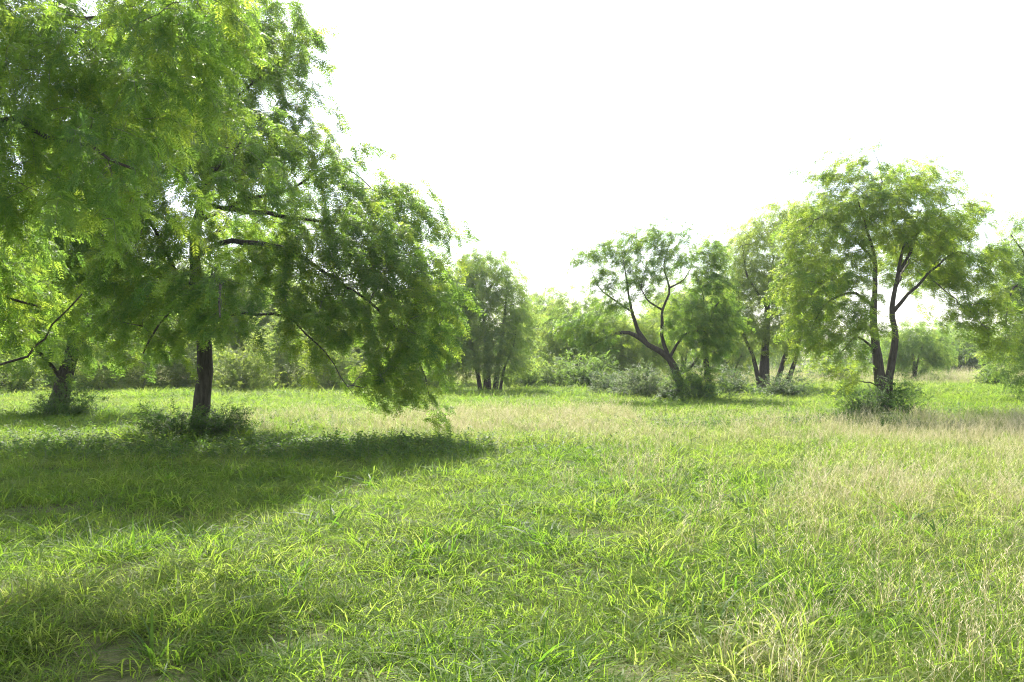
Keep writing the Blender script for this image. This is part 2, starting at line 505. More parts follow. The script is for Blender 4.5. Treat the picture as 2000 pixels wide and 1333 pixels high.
def sample_blobs(blobs, n, spacing):
    """blobs: centre (3), radii (3), weight -> points kept a spacing apart"""
    wts = np.array([b[2] * (b[1][0] * b[1][1] * b[1][2]) ** 0.75 for b in blobs]); wts /= wts.sum()
    cell = {}; out = []
    ks = rng.choice(len(blobs), n * 5, p=wts)
    for k in ks:
        c, r, _ = blobs[k]
        v = rng.normal(0, 1, 3); v /= np.linalg.norm(v); v *= rng.random() ** 0.4
        p = c + v * r
        if p[2] < 0.35:
            continue
        q = tuple((p / spacing).astype(int))
        ok = True
        for a in (-1, 0, 1):
            for b in (-1, 0, 1):
                for d in (-1, 0, 1):
                    for o in cell.get((q[0] + a, q[1] + b, q[2] + d), ()):
                        if (p[0] - o[0]) ** 2 + (p[1] - o[1]) ** 2 + (p[2] - o[2]) ** 2 < spacing * spacing:
                            ok = False; break
                    if not ok: break
                if not ok: break
            if not ok: break
        if ok:
            cell.setdefault(q, []).append(p); out.append(p)
            if len(out) >= n:
                break
    return np.array(out)

def grow_tree(root, base, limbs, targets, step=0.22, tip_r=0.0035, twig_sides=3, bark=None, twig=None, wig=0.02, pw=2.4, split=2):
    """limbs: (points, r0, r1); the twigs reach from them to the targets. Limbs become parts, twigs one part."""
    bark = bark or M_bark; twig = twig or M_twig
    base = np.asarray(base, float)
    pos = []; par = []; pl = []; first = []
    for li, (P, r0, r1) in enumerate(limbs):
        Q = smooth_path(P, step, wig if li < split else wig * 2.6)
        k = len(Q)
        r = r0 + (r1 - r0) * np.linspace(0, 1, k) ** 0.85
        if li < split:                                 # root flare of the stems
            hgt = np.maximum(Q[:, 2] - base[2], 0)
            r = r * (1 + 0.55 * np.exp(-hgt / 0.16))
        g = Geo()
        g.tube(Q - base, r, 12 if r0 > 0.07 else 8, 0, 0, rough=0.22)
        me = g.mesh('trunk' if li == 0 else 'limb', [bark], True)
        link('trunk' if li == 0 else ('stem' if li < split else 'limb'), me, root)
        L_ = np.concatenate([[0], np.cumsum(np.linalg.norm(np.diff(Q, axis=0), axis=1))])
        for i, p in enumerate(Q):
            if r[i] < r0 * 0.98 and (p[2] - base[2]) > 0.6 or i > k * 0.3:
                pos.append(p); par.append(-1); pl.append(L_[i] * 0.25)
    npos = len(pos)
    cap = npos + len(targets) * 14
    X = np.zeros((cap, 3)); X[:npos] = pos
    PLN = np.zeros(cap); PLN[:npos] = pl
    PAR = np.full(cap, -1); n = npos
    D0 = np.array([np.min(np.linalg.norm(X[:npos] - t, axis=1)) for t in targets])
    tips = np.zeros(len(targets), int); tipdir = np.zeros((len(targets), 3))
    for ti in np.argsort(D0):
        t = targets[ti]
        dv = X[:n] - t
        dist = np.sqrt((dv * dv).sum(1))
        cost = dist + 0.22 * PLN[:n] + np.where(X[:n, 2] > t[2] + 0.3, 0.12, 0) * dist
        j = int(np.argmin(cost)); d = dist[j]
        p0 = X[j]
        pd = unit(p0 - X[PAR[j]]) if PAR[j] >= 0 else unit(t - p0)
        k = int(min(12, max(2, round(d / step))))
        c = p0 + pd * d * 0.35 + np.array([0, 0, 0.16 * d]) + rng.normal(0, 0.06 * d + 0.01, 3)
        u = (np.arange(1, k + 1) / k)[:, None]
        C = (1 - u) ** 2 * p0 + 2 * u * (1 - u) * c + u * u * t
        C[:-1] += rng.normal(0, 0.018, (k - 1, 3))
        prev = j
        for q in C:
            X[n] = q; PAR[n] = prev; PLN[n] = PLN[prev] + np.linalg.norm(q - X[prev]); prev = n; n += 1
        tips[ti] = prev; tipdir[ti] = unit(C[-1] - (C[-2] if k > 1 else p0))
    A = np.zeros(n); A[tips] = tip_r ** pw
    nch = np.zeros(n, int)
    for i in range(n - 1, npos - 1, -1):
        if A[i] == 0:
            A[i] = tip_r ** pw
        if PAR[i] >= 0:
            A[PAR[i]] += A[i]
    rad = A ** (1 / pw)
    kids = {}
    for i in range(npos, n):
        kids.setdefault(PAR[i], []).append(i)
    g = Geo()
    starts = [(p, c) for p in kids if p < npos for c in kids[p]]
    while starts:
        p, c = starts.pop()
        ch = [p, c]
        while ch[-1] in kids:
            ks = sorted(kids[ch[-1]], key=lambda q: -rad[q])
            starts += [(ch[-1], q) for q in ks[1:]]
            ch.append(ks[0])
        rr = rad[ch].copy(); rr[0] = rad[c]
        g.tube(X[ch] - base, rr, 6 if rad[c] > 0.02 else (4 if rad[c] > 0.009 else twig_sides), 0, 0)
    o = link('twigs', g.mesh('twigs', [twig], True), root); o['kind'] = 'stuff'
    return X[tips], tipdir

def crown(root, base, key, objs, tips, tdir, axis, per=5, spread=0.22, smin=0.7, smax=1.2, tint0=0.45, tvar=0.18, hang=0.25, name='crown', glow=None):
    k = len(tips)
    P = np.repeat(tips, per, 0) + rng.normal(0, spread, (k * per, 3)) * np.array([1, 1, 0.8])
    P[:, 2] -= np.abs(rng.normal(0, hang, k * per))
    P[:, 2] = np.maximum(P[:, 2] + 0.1, 0.45)
    out = np.repeat(tdir, per, 0)[:, :2] * 0.6 + unit(P[:, :2] - np.asarray(axis)[:2]) * 0.5 + rng.normal(0, 0.55, (k * per, 2))
    az = np.arctan2(out[:, 1], out[:, 0])
    rot = np.stack([rng.normal(0, 0.3, k * per), rng.normal(0.0, 0.3, k * per), az], 1)
    cl = rng.normal(0, tvar, k)
    tint = tint0 + np.repeat(cl, per) + rng.normal(0, tvar * 0.5, k * per)
    return scatter(name, key, objs, P, rot, rng.uniform(smin, smax, k * per), np.clip(tint, 0, 1), root, base)

def B(px, py, d, rx, ry, rd=None, w_=1.0):
    s = d / F
    if rd is None:
        rd = math.sqrt(rx * ry) * s
    return (W(px, py, d), np.array([rx * s, rd, ry * s]), w_)

def limb(pts, r0, r1):
    return (np.array([W(*p) for p in pts]), r0, r1)

def ground_limb(pts, r0, r1):
    l = limb(pts, r0, r1)
    p = l[0][0]; p[2] = gz(p[0], p[1]) - 0.08
    return l

def plant_tree(name, label, cat, limbs, blobs, n, spacing, key, objs, per=5, tint=0.45, group=None, split=1, spread=0.22, smin=0.7, smax=1.2, hang=0.25, step=0.22, tip_r=0.0035, twig=None, tvar=0.18, keep=None):
    b0 = limbs[0][0][0]
    base = np.array([b0[0], b0[1], gz(b0[0], b0[1])])
    root = thing(name, base, label, cat, group)
    T = sample_blobs(blobs, n, spacing)
    tips, td = grow_tree(root, base, limbs, T, step, tip_r, split=split, twig=twig)
    crown(root, base, key, objs, tips, td, base, per, spread, smin, smax, tint, tvar, hang)
    return root, tips, td, base

# ---- the ground
def ground():
    xs = np.unique(np.concatenate([np.linspace(-14, 16, 121), np.linspace(-60, 60, 81), np.linspace(-1500, 1500, 41)]))
    ys = np.unique(np.concatenate([np.linspace(-6, 32, 153), np.linspace(32, 140, 73), np.linspace(-200, 2500, 40)]))
    Xg, Yg = np.meshgrid(xs, ys)
    Z = ground_z(Xg, Yg)
    V = np.stack([Xg, Yg, Z], -1).reshape(-1, 3)
    nx = len(xs); i = np.arange(len(ys) - 1)[:, None] * nx + np.arange(nx - 1)[None]
    q = np.stack([i, i + 1, i + nx + 1, i + nx], -1).reshape(-1, 4)
    me = make_mesh('ground', V, [q], [ground_mat()], smooth=True)
    tag(link('ground', me), 'grassy meadow floor under the trees', kind='structure')
ground()

# ---- the big mesquite, left of the middle
bigL = [
    ground_limb([(387, 875, 17), (391, 800, 17), (396, 720, 17), (386, 620, 17), (380, 540, 16.9), (382, 460, 16.9), (398, 380, 17), (412, 250, 17), (420, 100, 17), (425, -10, 17)], 0.185, 0.018),
    limb([(384, 590, 17), (345, 548, 16.3), (330, 500, 15.7), (290, 430, 15.2), (240, 370, 14.6)], 0.07, 0.015),
    limb([(381, 530, 16.9), (355, 545, 16.2), (345, 590, 15.8), (310, 640, 15.3), (280, 690, 15)], 0.045, 0.012),
    limb([(383, 500, 17), (460, 470, 17), (560, 490, 16.7), (660, 545, 16.5), (750, 610, 16.4), (810, 690, 16.4), (845, 790, 16.5)], 0.06, 0.007),
    limb([(388, 430, 17), (480, 395, 17), (580, 370, 17.3), (660, 330, 17.5), (740, 380, 17.6)], 0.05, 0.007),
    limb([(392, 400, 17), (520, 420, 17.8), (690, 440, 18.3), (830, 470, 18.3)], 0.06, 0.012),
    limb([(386, 610, 17), (470, 600, 16.3), (560, 610, 15.7), (630, 680, 15.5), (690, 770, 15.5)], 0.04, 0.005),
    limb([(408, 280, 17), (385, 240, 16.4), (340, 215, 16), (290, 208, 15.6)], 0.05, 0.012),
    limb([(412, 250, 17), (470, 180, 17.2), (540, 130, 17.4), (590, 130, 17.4)], 0.05, 0.012),
    limb([(384, 560, 17), (270, 520, 17), (130, 490, 17), (-40, 470, 17)], 0.07, 0.012),
    limb([(384, 560, 17), (410, 530, 14.8), (430, 560, 13.0), (430, 620, 12.2)], 0.065, 0.012),
    limb([(383, 470, 17), (300, 420, 14.5), (200, 420, 12.8)], 0.06, 0.012),
    limb([(384, 480, 17), (440, 430, 19.5), (480, 440, 21.2)], 0.06, 0.012),
    limb([(396, 390, 17), (440, 300, 14.8), (470, 280, 13.2)], 0.05, 0.012),
    limb([(400, 350, 17), (360, 240, 19), (330, 220, 20.5)], 0.05, 0.012),
]
bigB = [B(430, 60, 17, 150, 120, 2.2), B(520, 60, 17, 85, 85), B(560, 170, 17, 65, 70), B(330, 200, 16.5, 110, 130, 2.2), B(450, 290, 17, 120, 100, 2.0),
        B(570, 260, 17, 70, 65), B(640, 350, 17.3, 75, 65), B(690, 330, 17.3, 55, 35), B(760, 395, 17.6, 65, 42, 0.8, 2), B(835, 450, 17.8, 50, 26, 0.6, 2), B(890, 462, 17.9, 22, 8),
        B(690, 490, 16.6, 130, 90, 1.3, 2.0), B(800, 575, 16.6, 80, 95, 1.1, 2.2), B(700, 390, 17.4, 60, 55, 0.8, 1.6), B(640, 300, 17.3, 45, 50, 0.8), B(480, 480, 18.5, 70, 60, 0.8), B(640, 610, 16.2, 90, 75, 0.9, 1.6), B(790, 665, 16.5, 80, 70, 1.0, 2.2), B(850, 620, 16.8, 42, 75, 0.6, 2.2),
        B(760, 735, 16.3, 85, 36, 0.7, 2.2), B(838, 785, 16.4, 24, 38, 0.35, 2.0), B(560, 510, 16.7, 80, 75), B(560, 600, 15.7, 45, 65, 0.6, 1.5), B(300, 500, 15.5, 110, 110, 1.5, 0.7),
        B(310, 610, 15.2, 110, 75, 1.2), B(430, 570, 13.5, 60, 55, 1.0, 0.7), B(140, 480, 15.5, 110, 100, 1.6), B(60, 590, 16, 110, 80, 1.5), B(440, 640, 13.5, 50, 28, 0.6, 0.6), B(330, 650, 15.5, 55, 25, 0.8, 0.7),
        B(610, 700, 15.8, 40, 30, 0.5, 0.4), B(690, 770, 15.6, 25, 20, 0.3, 0.4), B(250, 400, 14, 130, 130, 1.3, 0.4), B(460, 300, 13.5, 100, 100, 1.3, 0.35), B(520, 440, 20.8, 110, 80, 1.2, 0.6), B(330, 240, 20.3, 110, 90, 1.2, 0.4),
        B(200, 300, 16, 100, 120, 1.8)]
big, tipsB, tdB, baseB = plant_tree('mesquite_tree', 'large weeping mesquite with one dark upright trunk, boughs almost touching its shadow', 'tree', bigL, bigB, 1550, 0.27, 'mid', P_mid, per=3, tint=0.52, spread=0.16, smin=0.55, smax=1.0, hang=0.1, tvar=0.22)

# ---- the near mesquite at the left edge, its trunk outside the frame
nearL = [
    (np.array([[-8.0, 8.6, -0.1], [-7.9, 8.6, 1.2], [-7.6, 8.5, 2.4], [-7.3, 8.4, 3.8], [-7.1, 8.4, 5.4], [-6.9, 8.4, 6.6]]), 0.2, 0.05),
    (np.array([W(-420, 420, 8.4), W(-200, 180, 8.3), W(0, 47, 8), W(70, 40, 7.9), W(140, 44, 7.8), W(240, 22, 7.7), W(330, -30, 7.6)]), 0.055, 0.012),
    (np.array([W(-300, 260, 8.3), W(-120, 140, 8.2), W(0, 97, 8.1), (W(60, 80, 8))]), 0.05, 0.018),
    (np.array([W(130, 50, 7.8), W(200, 45, 7.2), W(260, 0, 6.8)]), 0.018, 0.008),
    (np.array([W(-430, 500, 8.4), W(-200, 330, 7.8), W(0, 230, 7.3), W(150, 260, 6.8), W(260, 330, 6.5)]), 0.05, 0.01),
    (np.array([W(-440, 620, 8.5), W(-250, 560, 8.8), W(-60, 560, 9), W(80, 600, 9.2)]), 0.045, 0.01),
    (np.array([W(-440, 640, 8.5), W(-250, 730, 9.4), W(0, 700, 9.4), W(60, 680, 9.4), W(105, 635, 9.4), W(160, 575, 9.4)]), 0.03, 0.008),
    (np.array([W(-7.1 * 0 - 430, 380, 8.4), W(-250, 0, 7.4), W(-50, -120, 6.8), W(200, -100, 6.6), W(380, -20, 6.6)]), 0.05, 0.012),
    (np.array([[-7.1, 8.4, 5.4], [-6.0, 9.2, 6.6], [-4.8, 10.2, 7.2], [-3.4, 11.2, 7.3]]), 0.05, 0.012),
]
nearB = [B(50, 60, 7.6, 110, 90, 0.8), B(200, 110, 7.2, 130, 100, 0.8), B(330, 110, 6.9, 95, 110, 0.7), B(90, 240, 7.3, 120, 110, 0.7), B(220, 310, 6.7, 100, 90, 0.6),
         B(50, 370, 7.2, 80, 80, 0.6), B(390, 60, 6.8, 70, 80, 0.5), B(-150, 150, 7.6, 200, 250, 1.2, 0.5), B(20, 560, 9.2, 50, 45, 0.5, 0.25), B(-120, 500, 8.8, 150, 150, 1.0, 0.5), B(330, -60, 6.8, 160, 60, 0.8),
         B(-250, -150, 7, 300, 200, 1.5, 0.4), (np.array([-3.6, 11.4, 7.5]), np.array([1.1, 1.0, 0.6]), 0.2), (np.array([-4.8, 10.2, 7.4]), np.array([1.0, 1.0, 0.7]), 0.5)]
near, tipsN, tdN, baseN = plant_tree('overhanging_mesquite_tree', 'nearest mesquite whose feathery sunlit boughs hang in from the upper left edge', 'tree', nearL, nearB, 520, 0.23, 'near', P_near, per=2, tint=0.55, spread=0.14, hang=0.12, smin=0.7, smax=1.05, step=0.15, tip_r=0.0025)

def leaf_objects(root, base, tips, count, lim, L, pairs, ll, lw):
    """feathered leaves on the side towards the camera, each an object of its own"""
    meshes = []
    for i in range(6):
        g = Geo()
        for s in (-1, 1):
            frond(g, np.array([0.02, 0, 0]), np.array([1, 0.34 * s, 0.05]), L * rng.uniform(0.9, 1.1), pairs, ll, lw, rng.uniform(-0.5, 0.5), rng.uniform(0.25, 0.6))
        meshes.append(g.mesh('leaf', [M_leaf]))
    px = 1000 + tips[:, 0] / tips[:, 1] * F; py = HZ - (tips[:, 2] - EYE) / tips[:, 1] * F
    ok = np.where((px > 5) & (px < lim) & (py > 5))[0]
    ok = ok[np.argsort(tips[ok, 1])][: count * 2]
    for k in range(count):
        p = tips[ok[rng.integers(len(ok))]] + rng.normal(0, 0.14, 3) + np.array([0, -0.16, -0.05])
        o = link('leaf', meshes[k % 6], root, p - base)
        o.rotation_euler = (rng.normal(0, 0.4), rng.uniform(0.3, 1.3), rng.uniform(-2.6, 0.2))
        s = rng.uniform(0.8, 1.25); o.scale = (s, s, s)
leaf_objects(near, baseN, tipsN, 300, 480, 0.17, 14, 0.045, 0.0066)

# ---- twin-trunked tree far left
plant_tree('twin_trunk_mesquite', 'leaning twin-trunked mesquite with weeds round its foot at far left', 'tree', [
    ground_limb([(98, 815, 24), (115, 762, 24), (128, 715, 24), (148, 640, 24), (165, 540, 24), (170, 470, 24)], 0.17, 0.03),
    ground_limb([(122, 800, 25), (136, 745, 25), (150, 690, 25), (190, 610, 25), (230, 560, 25)], 0.13, 0.03),
    limb([(120, 740, 24), (80, 690, 23.5), (20, 640, 23), (-60, 600, 23)], 0.06, 0.015),
    limb([(148, 640, 24), (210, 580, 23), (270, 570, 22.5)], 0.05, 0.015),
    limb([(155, 590, 24), (90, 520, 24.5), (20, 480, 25)], 0.05, 0.015)],
    [B(100, 590, 24, 130, 80), B(220, 560, 24, 110, 90), B(10, 540, 24, 120, 100), B(260, 650, 24, 80, 50), B(60, 670, 23.5, 90, 40), B(160, 460, 24.5, 110, 70), B(150, 660, 24, 70, 40), B(-60, 650, 23, 80, 60)],
    380, 0.44, 'right', P_right, per=4, tint=0.5, split=2, spread=0.28, hang=0.3, step=0.3)

# ---- the big right-hand tree
rightL = [
    ground_limb([(1728, 820, 24), (1724, 775, 24), (1717, 735, 24), (1713, 695, 24), (1706, 640, 24), (1711, 560, 24), (1708, 500, 24), (1690, 440, 23.9), (1672, 380, 23.8)], 0.19, 0.012),
    ground_limb([(1731, 820, 23.97), (1733, 770, 23.95), (1736, 720, 23.9), (1747, 660, 23.9), (1743, 600, 24), (1755, 540, 24), (1768, 480, 24), (1800, 410, 24)], 0.15, 0.012),
    limb([(1708, 510, 24), (1655, 455, 23.6), (1605, 425, 23.4), (1585, 440, 23.3)], 0.05, 0.006),
    limb([(1709, 600, 24), (1660, 575, 23.5), (1610, 600, 23.2), (1580, 660, 23)], 0.05, 0.012),
    limb([(1744, 610, 24), (1810, 530, 24), (1870, 490, 24), (1910, 520, 24)], 0.06, 0.006),
    limb([(1757, 530, 24), (1810, 440, 24.3), (1865, 400, 24.5)], 0.05, 0.012),
    limb([(1748, 570, 24), (1770, 520, 25.8), (1780, 500, 27)], 0.05, 0.012),
    limb([(1700, 430, 24), (1720, 350, 24), (1708, 300, 24)], 0.03, 0.006),
    limb([(1713, 690, 24), (1680, 660, 23.4), (1640, 690, 23)], 0.04, 0.01),
    limb([(1722, 760, 24), (1700, 745, 23.7), (1660, 740, 23.4)], 0.025, 0.008)]
rightB = [B(1640, 345, 24, 42, 38), B(1690, 325, 24, 26, 20), B(1648, 300, 24, 13, 11, 0.2), B(1706, 292, 24, 12, 9, 0.15), B(1760, 355, 24, 60, 42), B(1820, 355, 24, 32, 42), B(1700, 400, 24, 75, 50, 1.3),
          B(1600, 415, 23.6, 52, 38), B(1570, 475, 23.4, 45, 45), B(1640, 460, 23.5, 60, 32), B(1560, 560, 23.3, 38, 50), B(1592, 590, 23.1, 48, 45, None, 0.8), B(1645, 560, 23.2, 42, 50), B(1620, 660, 23, 46, 36, None, 0.7),
          B(1780, 445, 24, 75, 40, 1.3), B(1850, 440, 24.2, 55, 45), B(1885, 400, 24.4, 35, 20), B(1920, 378, 24.4, 13, 9, 0.2), B(1850, 525, 24, 62, 48), B(1915, 520, 24, 42, 50), B(1925, 600, 24, 38, 50),
          B(1875, 610, 24, 40, 30, 0.6), B(1935, 665, 24, 32, 32, 0.5), B(1675, 640, 22.5, 40, 50), B(1665, 510, 23.4, 42, 50, None, 0.8), B(1670, 590, 23, 34, 55, None, 0.9), B(1650, 725, 23.2, 34, 22, 0.4), B(1790, 500, 26.8, 80, 60, 1.0, 0.8), B(1560, 650, 23, 30, 40)]
plant_tree('forked_mesquite_tree', 'tall mesquite at right forking into two stems above a leafy bush', 'tree', rightL, rightB, 1250, 0.26, 'right', P_right, per=3, tint=0.85, split=2, spread=0.19, smin=0.55, smax=1.0, hang=0.12, tvar=0.22)

# ---- the open tree with bent limbs, right of the middle
openL = [
    ground_limb([(1338, 786, 33), (1326, 745, 33), (1306, 702, 33), (1267, 674, 33), (1242, 656, 33), (1215, 649, 33), (1186, 658, 33), (1150, 676, 33)], 0.2, 0.03),
    ground_limb([(1386, 786, 33.3), (1382, 730, 33.3), (1378, 670, 33.2), (1392, 610, 33), (1405, 590, 33)], 0.17, 0.02),
    limb([(1268, 676, 33), (1243, 635, 33), (1230, 585, 33), (1226, 540, 33), (1214, 495, 33)], 0.1, 0.008),
    limb([(1238, 612, 33), (1205, 588, 33), (1178, 570, 33), (1150, 525, 33)], 0.05, 0.007),
    limb([(1306, 700, 33), (1291, 660, 33), (1293, 605, 33), (1309, 562, 33), (1296, 520, 33), (1310, 475, 33)], 0.085, 0.008),
    limb([(1293, 605, 33), (1270, 590, 32.7), (1250, 560, 32.5), (1262, 510, 32.5)], 0.04, 0.007),
    limb([(1309, 696, 33), (1336, 654, 33), (1366, 646, 33), (1395, 652, 33)], 0.065, 0.02),
    limb([(1326, 745, 33), (1362, 700, 33.5), (1380, 650, 33.5), (1372, 560, 33.5)], 0.07, 0.009),
    limb([(1309, 562, 33), (1335, 545, 33.4), (1352, 500, 33.6)], 0.04, 0.007)]
openB = [B(1160, 500, 33, 26, 15), B(1138, 515, 33, 14, 10), B(1178, 540, 33, 18, 18), B(1230, 478, 33, 24, 20), B(1222, 510, 33, 22, 18), B(1265, 474, 33, 20, 17), B(1302, 475, 33, 26, 18), B(1327, 458, 33, 14, 16),
         B(1312, 502, 33, 25, 20), B(1345, 510, 33.4, 18, 24), B(1362, 482, 33.5, 10, 14), B(1237, 545, 33, 28, 18), B(1265, 530, 32.6, 18, 14), B(1185, 562, 33, 24, 12), B(1242, 578, 32.8, 15, 12), B(1272, 572, 32.7, 22, 15),
         B(1372, 545, 33.4, 26, 26), B(1402, 560, 33, 20, 26), B(1332, 560, 33.3, 14, 12), B(1350, 640, 32.8, 58, 36, 1.0, 0.2), B(1385, 680, 32.8, 36, 26, 0.8, 0.15), B(1352, 750, 32.7, 40, 30, 0.7, 0.3), B(1392, 640, 32.8, 38, 40, None, 0.4), B(1200, 600, 33, 32, 14),
         B(1160, 650, 32.8, 45, 24, 0.7), B(1340, 602, 33, 42, 18), B(1405, 620, 33.2, 36, 40, None, 0.6), B(1300, 540, 33, 18, 15), B(1385, 500, 33.4, 26, 30), B(1290, 455, 33, 30, 12), B(1195, 490, 33, 22, 14), B(1130, 640, 33, 40, 22, 0.7)]
plant_tree('bent_limb_mesquite', 'open mesquite with bare bent limbs spreading left from a shaded leafy foot', 'tree', openL, openB, 560, 0.25, 'right', P_right, per=4, tint=0.5, split=2, spread=0.17, hang=0.08, smin=0.6, smax=1.0)

# ---- the several-stemmed tree between those two
plant_tree('multi_stem_mesquite', 'yellow-green mesquite with four leaning stems between bent tree and forked tree', 'tree', [
    ground_limb([(1492, 765, 44), (1494, 705, 44), (1497, 660, 44), (1502, 560, 44), (1512, 500, 44)], 0.3, 0.03),
    ground_limb([(1512, 764, 44.2), (1530, 705, 44.2), (1552, 640, 44.3), (1560, 560, 44.3)], 0.16, 0.04),
    ground_limb([(1531, 766, 43.8), (1548, 718, 43.8), (1560, 672, 43.8), (1562, 610, 43.8)], 0.15, 0.04),
    ground_limb([(1486, 764, 44), (1472, 700, 44), (1448, 640, 44), (1442, 570, 44)], 0.13, 0.04),
    limb([(1498, 600, 44), (1460, 540, 43.5), (1450, 480, 43.5)], 0.09, 0.02),
    limb([(1502, 560, 44), (1545, 490, 44.5), (1585, 430, 44.5)], 0.09, 0.02)],
    [B(1450, 500, 43.7, 34, 36), B(1440, 560, 44, 30, 36), B(1480, 455, 44, 40, 34), B(1530, 430, 44.2, 50, 40), B(1500, 540, 44, 62, 50, 1.6), B(1450, 620, 43.7, 34, 42), B(1500, 635, 43.5, 50, 34), B(1550, 540, 44.3, 42, 60),
     B(1555, 630, 44, 36, 34), B(1590, 425, 44.5, 30, 30), B(1425, 640, 44, 22, 40), B(1600, 540, 44.5, 40, 60)],
    640, 0.44, 'far', P_far, per=8, tint=0.92, split=4, spread=0.32, hang=0.35, step=0.4, tip_r=0.006)

# ---- tree that closes the right edge
plant_tree('edge_mesquite_tree', 'drooping mesquite cut off by the right edge of the view', 'tree', [
    ground_limb([(2065, 775, 34), (2055, 700, 34), (2045, 620, 34), (2030, 520, 34), (2020, 450, 34)], 0.2, 0.04),
    limb([(2050, 640, 34), (2000, 570, 33.5), (1975, 560, 33), (1965, 640, 32.6)], 0.08, 0.02),
    limb([(2040, 580, 34), (1995, 490, 34), (1975, 460, 34)], 0.06, 0.02)],
    [B(1978, 480, 34, 28, 34), B(1995, 560, 33.7, 34, 50), B(1985, 645, 33, 34, 48), B(1965, 690, 32.7, 26, 28), B(2040, 520, 34, 55, 80), B(2060, 640, 34, 60, 70), B(1990, 710, 32.8, 28, 24), B(2010, 440, 34, 30, 25)],
    380, 0.42, 'far', P_far, per=7, tint=0.6, spread=0.28, step=0.35, hang=0.4, tip_r=0.005)

# ---- the rounded tree beyond the tips of the big one
plant_tree('thicket_mesquite', 'rounded mesquite with a grey tangle of stems behind the big weeping one', 'tree', [
    ground_limb([(952, 768, 42), (950, 700, 42), (945, 620, 42), (940, 560, 42)], 0.2, 0.02),
    ground_limb([(966, 768, 41.6), (975, 700, 41.6), (985, 620, 41.6), (990, 560, 41.6)], 0.14, 0.03),
    ground_limb([(940, 768, 41.5), (925, 690, 41.3), (905, 620, 41.3), (890, 570, 41.3)], 0.12, 0.03),
    ground_limb([(975, 766, 41.2), (985, 720, 41), (1003, 680, 41), (1008, 640, 41)], 0.08, 0.02),
    limb([(943, 580, 42), (975, 540, 42.5), (985, 520, 42.5)], 0.08, 0.02),
    limb([(944, 600, 42), (920, 540, 41.5), (900, 510, 41.5)], 0.08, 0.02)],
    [B(935, 522, 42, 50, 32, None, 2), B(985, 570, 42, 28, 52), B(925, 580, 41.6, 50, 40), B(965, 660, 41, 44, 40, 0.8, 0.6), B(1003, 640, 41.5, 18, 50), B(895, 580, 41.6, 40, 48), B(915, 690, 41, 46, 40), B(880, 660, 41, 40, 60), B(950, 500, 42, 30, 12), B(990, 700, 41, 24, 40, 0.6)],
    560, 0.44, 'far', P_far, per=10, tint=0.6, split=4, spread=0.3, step=0.35, tip_r=0.008, twig=M_dead)

# ---- slender trees and scrub beyond the middle of the meadow
mids = [
    ('slim_mesquite', 'hazy mesquite filling the gap right of the grey thicket', (1030, 752, 64), [B(1030, 640, 64, 30, 44), B(1045, 690, 64, 44, 40)], 220, 0.5),
    ('slim_mesquite', 'tall pale mesquite behind the crown of the bent tree', (1330, 752, 62), [B(1330, 620, 62, 60, 60), B(1390, 590, 62, 40, 50), B(1290, 670, 62, 50, 40)], 320, 0.6),
    ('slim_mesquite', 'mesquite crown rising behind the far left scrub, beyond the twin trunks', (60, 775, 48), [B(60, 620, 48, 100, 90), B(130, 590, 48, 60, 60)], 420, 0.5),
    ('slim_mesquite', 'mesquite behind the scrub just left of the big dark trunk', (280, 775, 50), [B(270, 610, 50, 90, 90), B(340, 570, 50, 60, 60)], 420, 0.65),
    ('slim_mesquite', 'mesquite behind the scrub seen between big trunk and hanging boughs', (510, 772, 52), [B(520, 620, 52, 80, 90), B(450, 590, 52, 60, 70)], 420, 0.6),
    ('slim_mesquite', 'mesquite hidden behind the darkest hanging boughs', (720, 770, 54), [B(720, 640, 54, 90, 70)], 250, 0.5),
    ('slim_mesquite', 'mesquite between the weeping bough tips and the grey thicket', (860, 768, 52), [B(860, 620, 52, 60, 80)], 250, 0.6),
    ('slim_mesquite', 'thin hazy mesquite with a bare pointed top in the gap at the centre', (1068, 748, 58), [B(1070, 600, 58, 22, 34), B(1055, 650, 58, 26, 40), B(1085, 640, 58, 28, 34), B(1068, 570, 58, 8, 12, 0.4)], 230, 0.5),
    ('slim_mesquite', 'broader yellow-green mesquite behind the long bent limb', (1125, 750, 52), [B(1120, 620, 52, 40, 40), B(1150, 650, 52, 40, 42), B(1100, 660, 52, 34, 40), B(1130, 590, 52, 26, 20)], 300, 0.55),
    ('slim_mesquite', 'light green mesquite standing directly behind the bare bent limbs', (1235, 752, 50), [B(1235, 680, 50, 60, 44), B(1200, 640, 50, 44, 34), B(1270, 650, 50, 40, 40)], 300, 0.62),
    ('slim_mesquite', 'small mesquite seen between the dark foot and the leaning stems', (1425, 750, 60), [B(1425, 690, 60, 36, 34), B(1415, 650, 60, 28, 28)], 150, 0.5),
    ('slim_mesquite', 'round green mesquite seen just to the right of the forked stems', (1782, 738, 62), [B(1785, 660, 62, 44, 30), B(1810, 690, 62, 32, 24), B(1765, 690, 62, 34, 24)], 260, 0.35),
    ('slim_mesquite', 'pale mesquite beyond the far straw meadow at right', (1868, 728, 92), [B(1868, 685, 92, 30, 26), B(1890, 700, 92, 22, 16)], 150, 0.6),
]
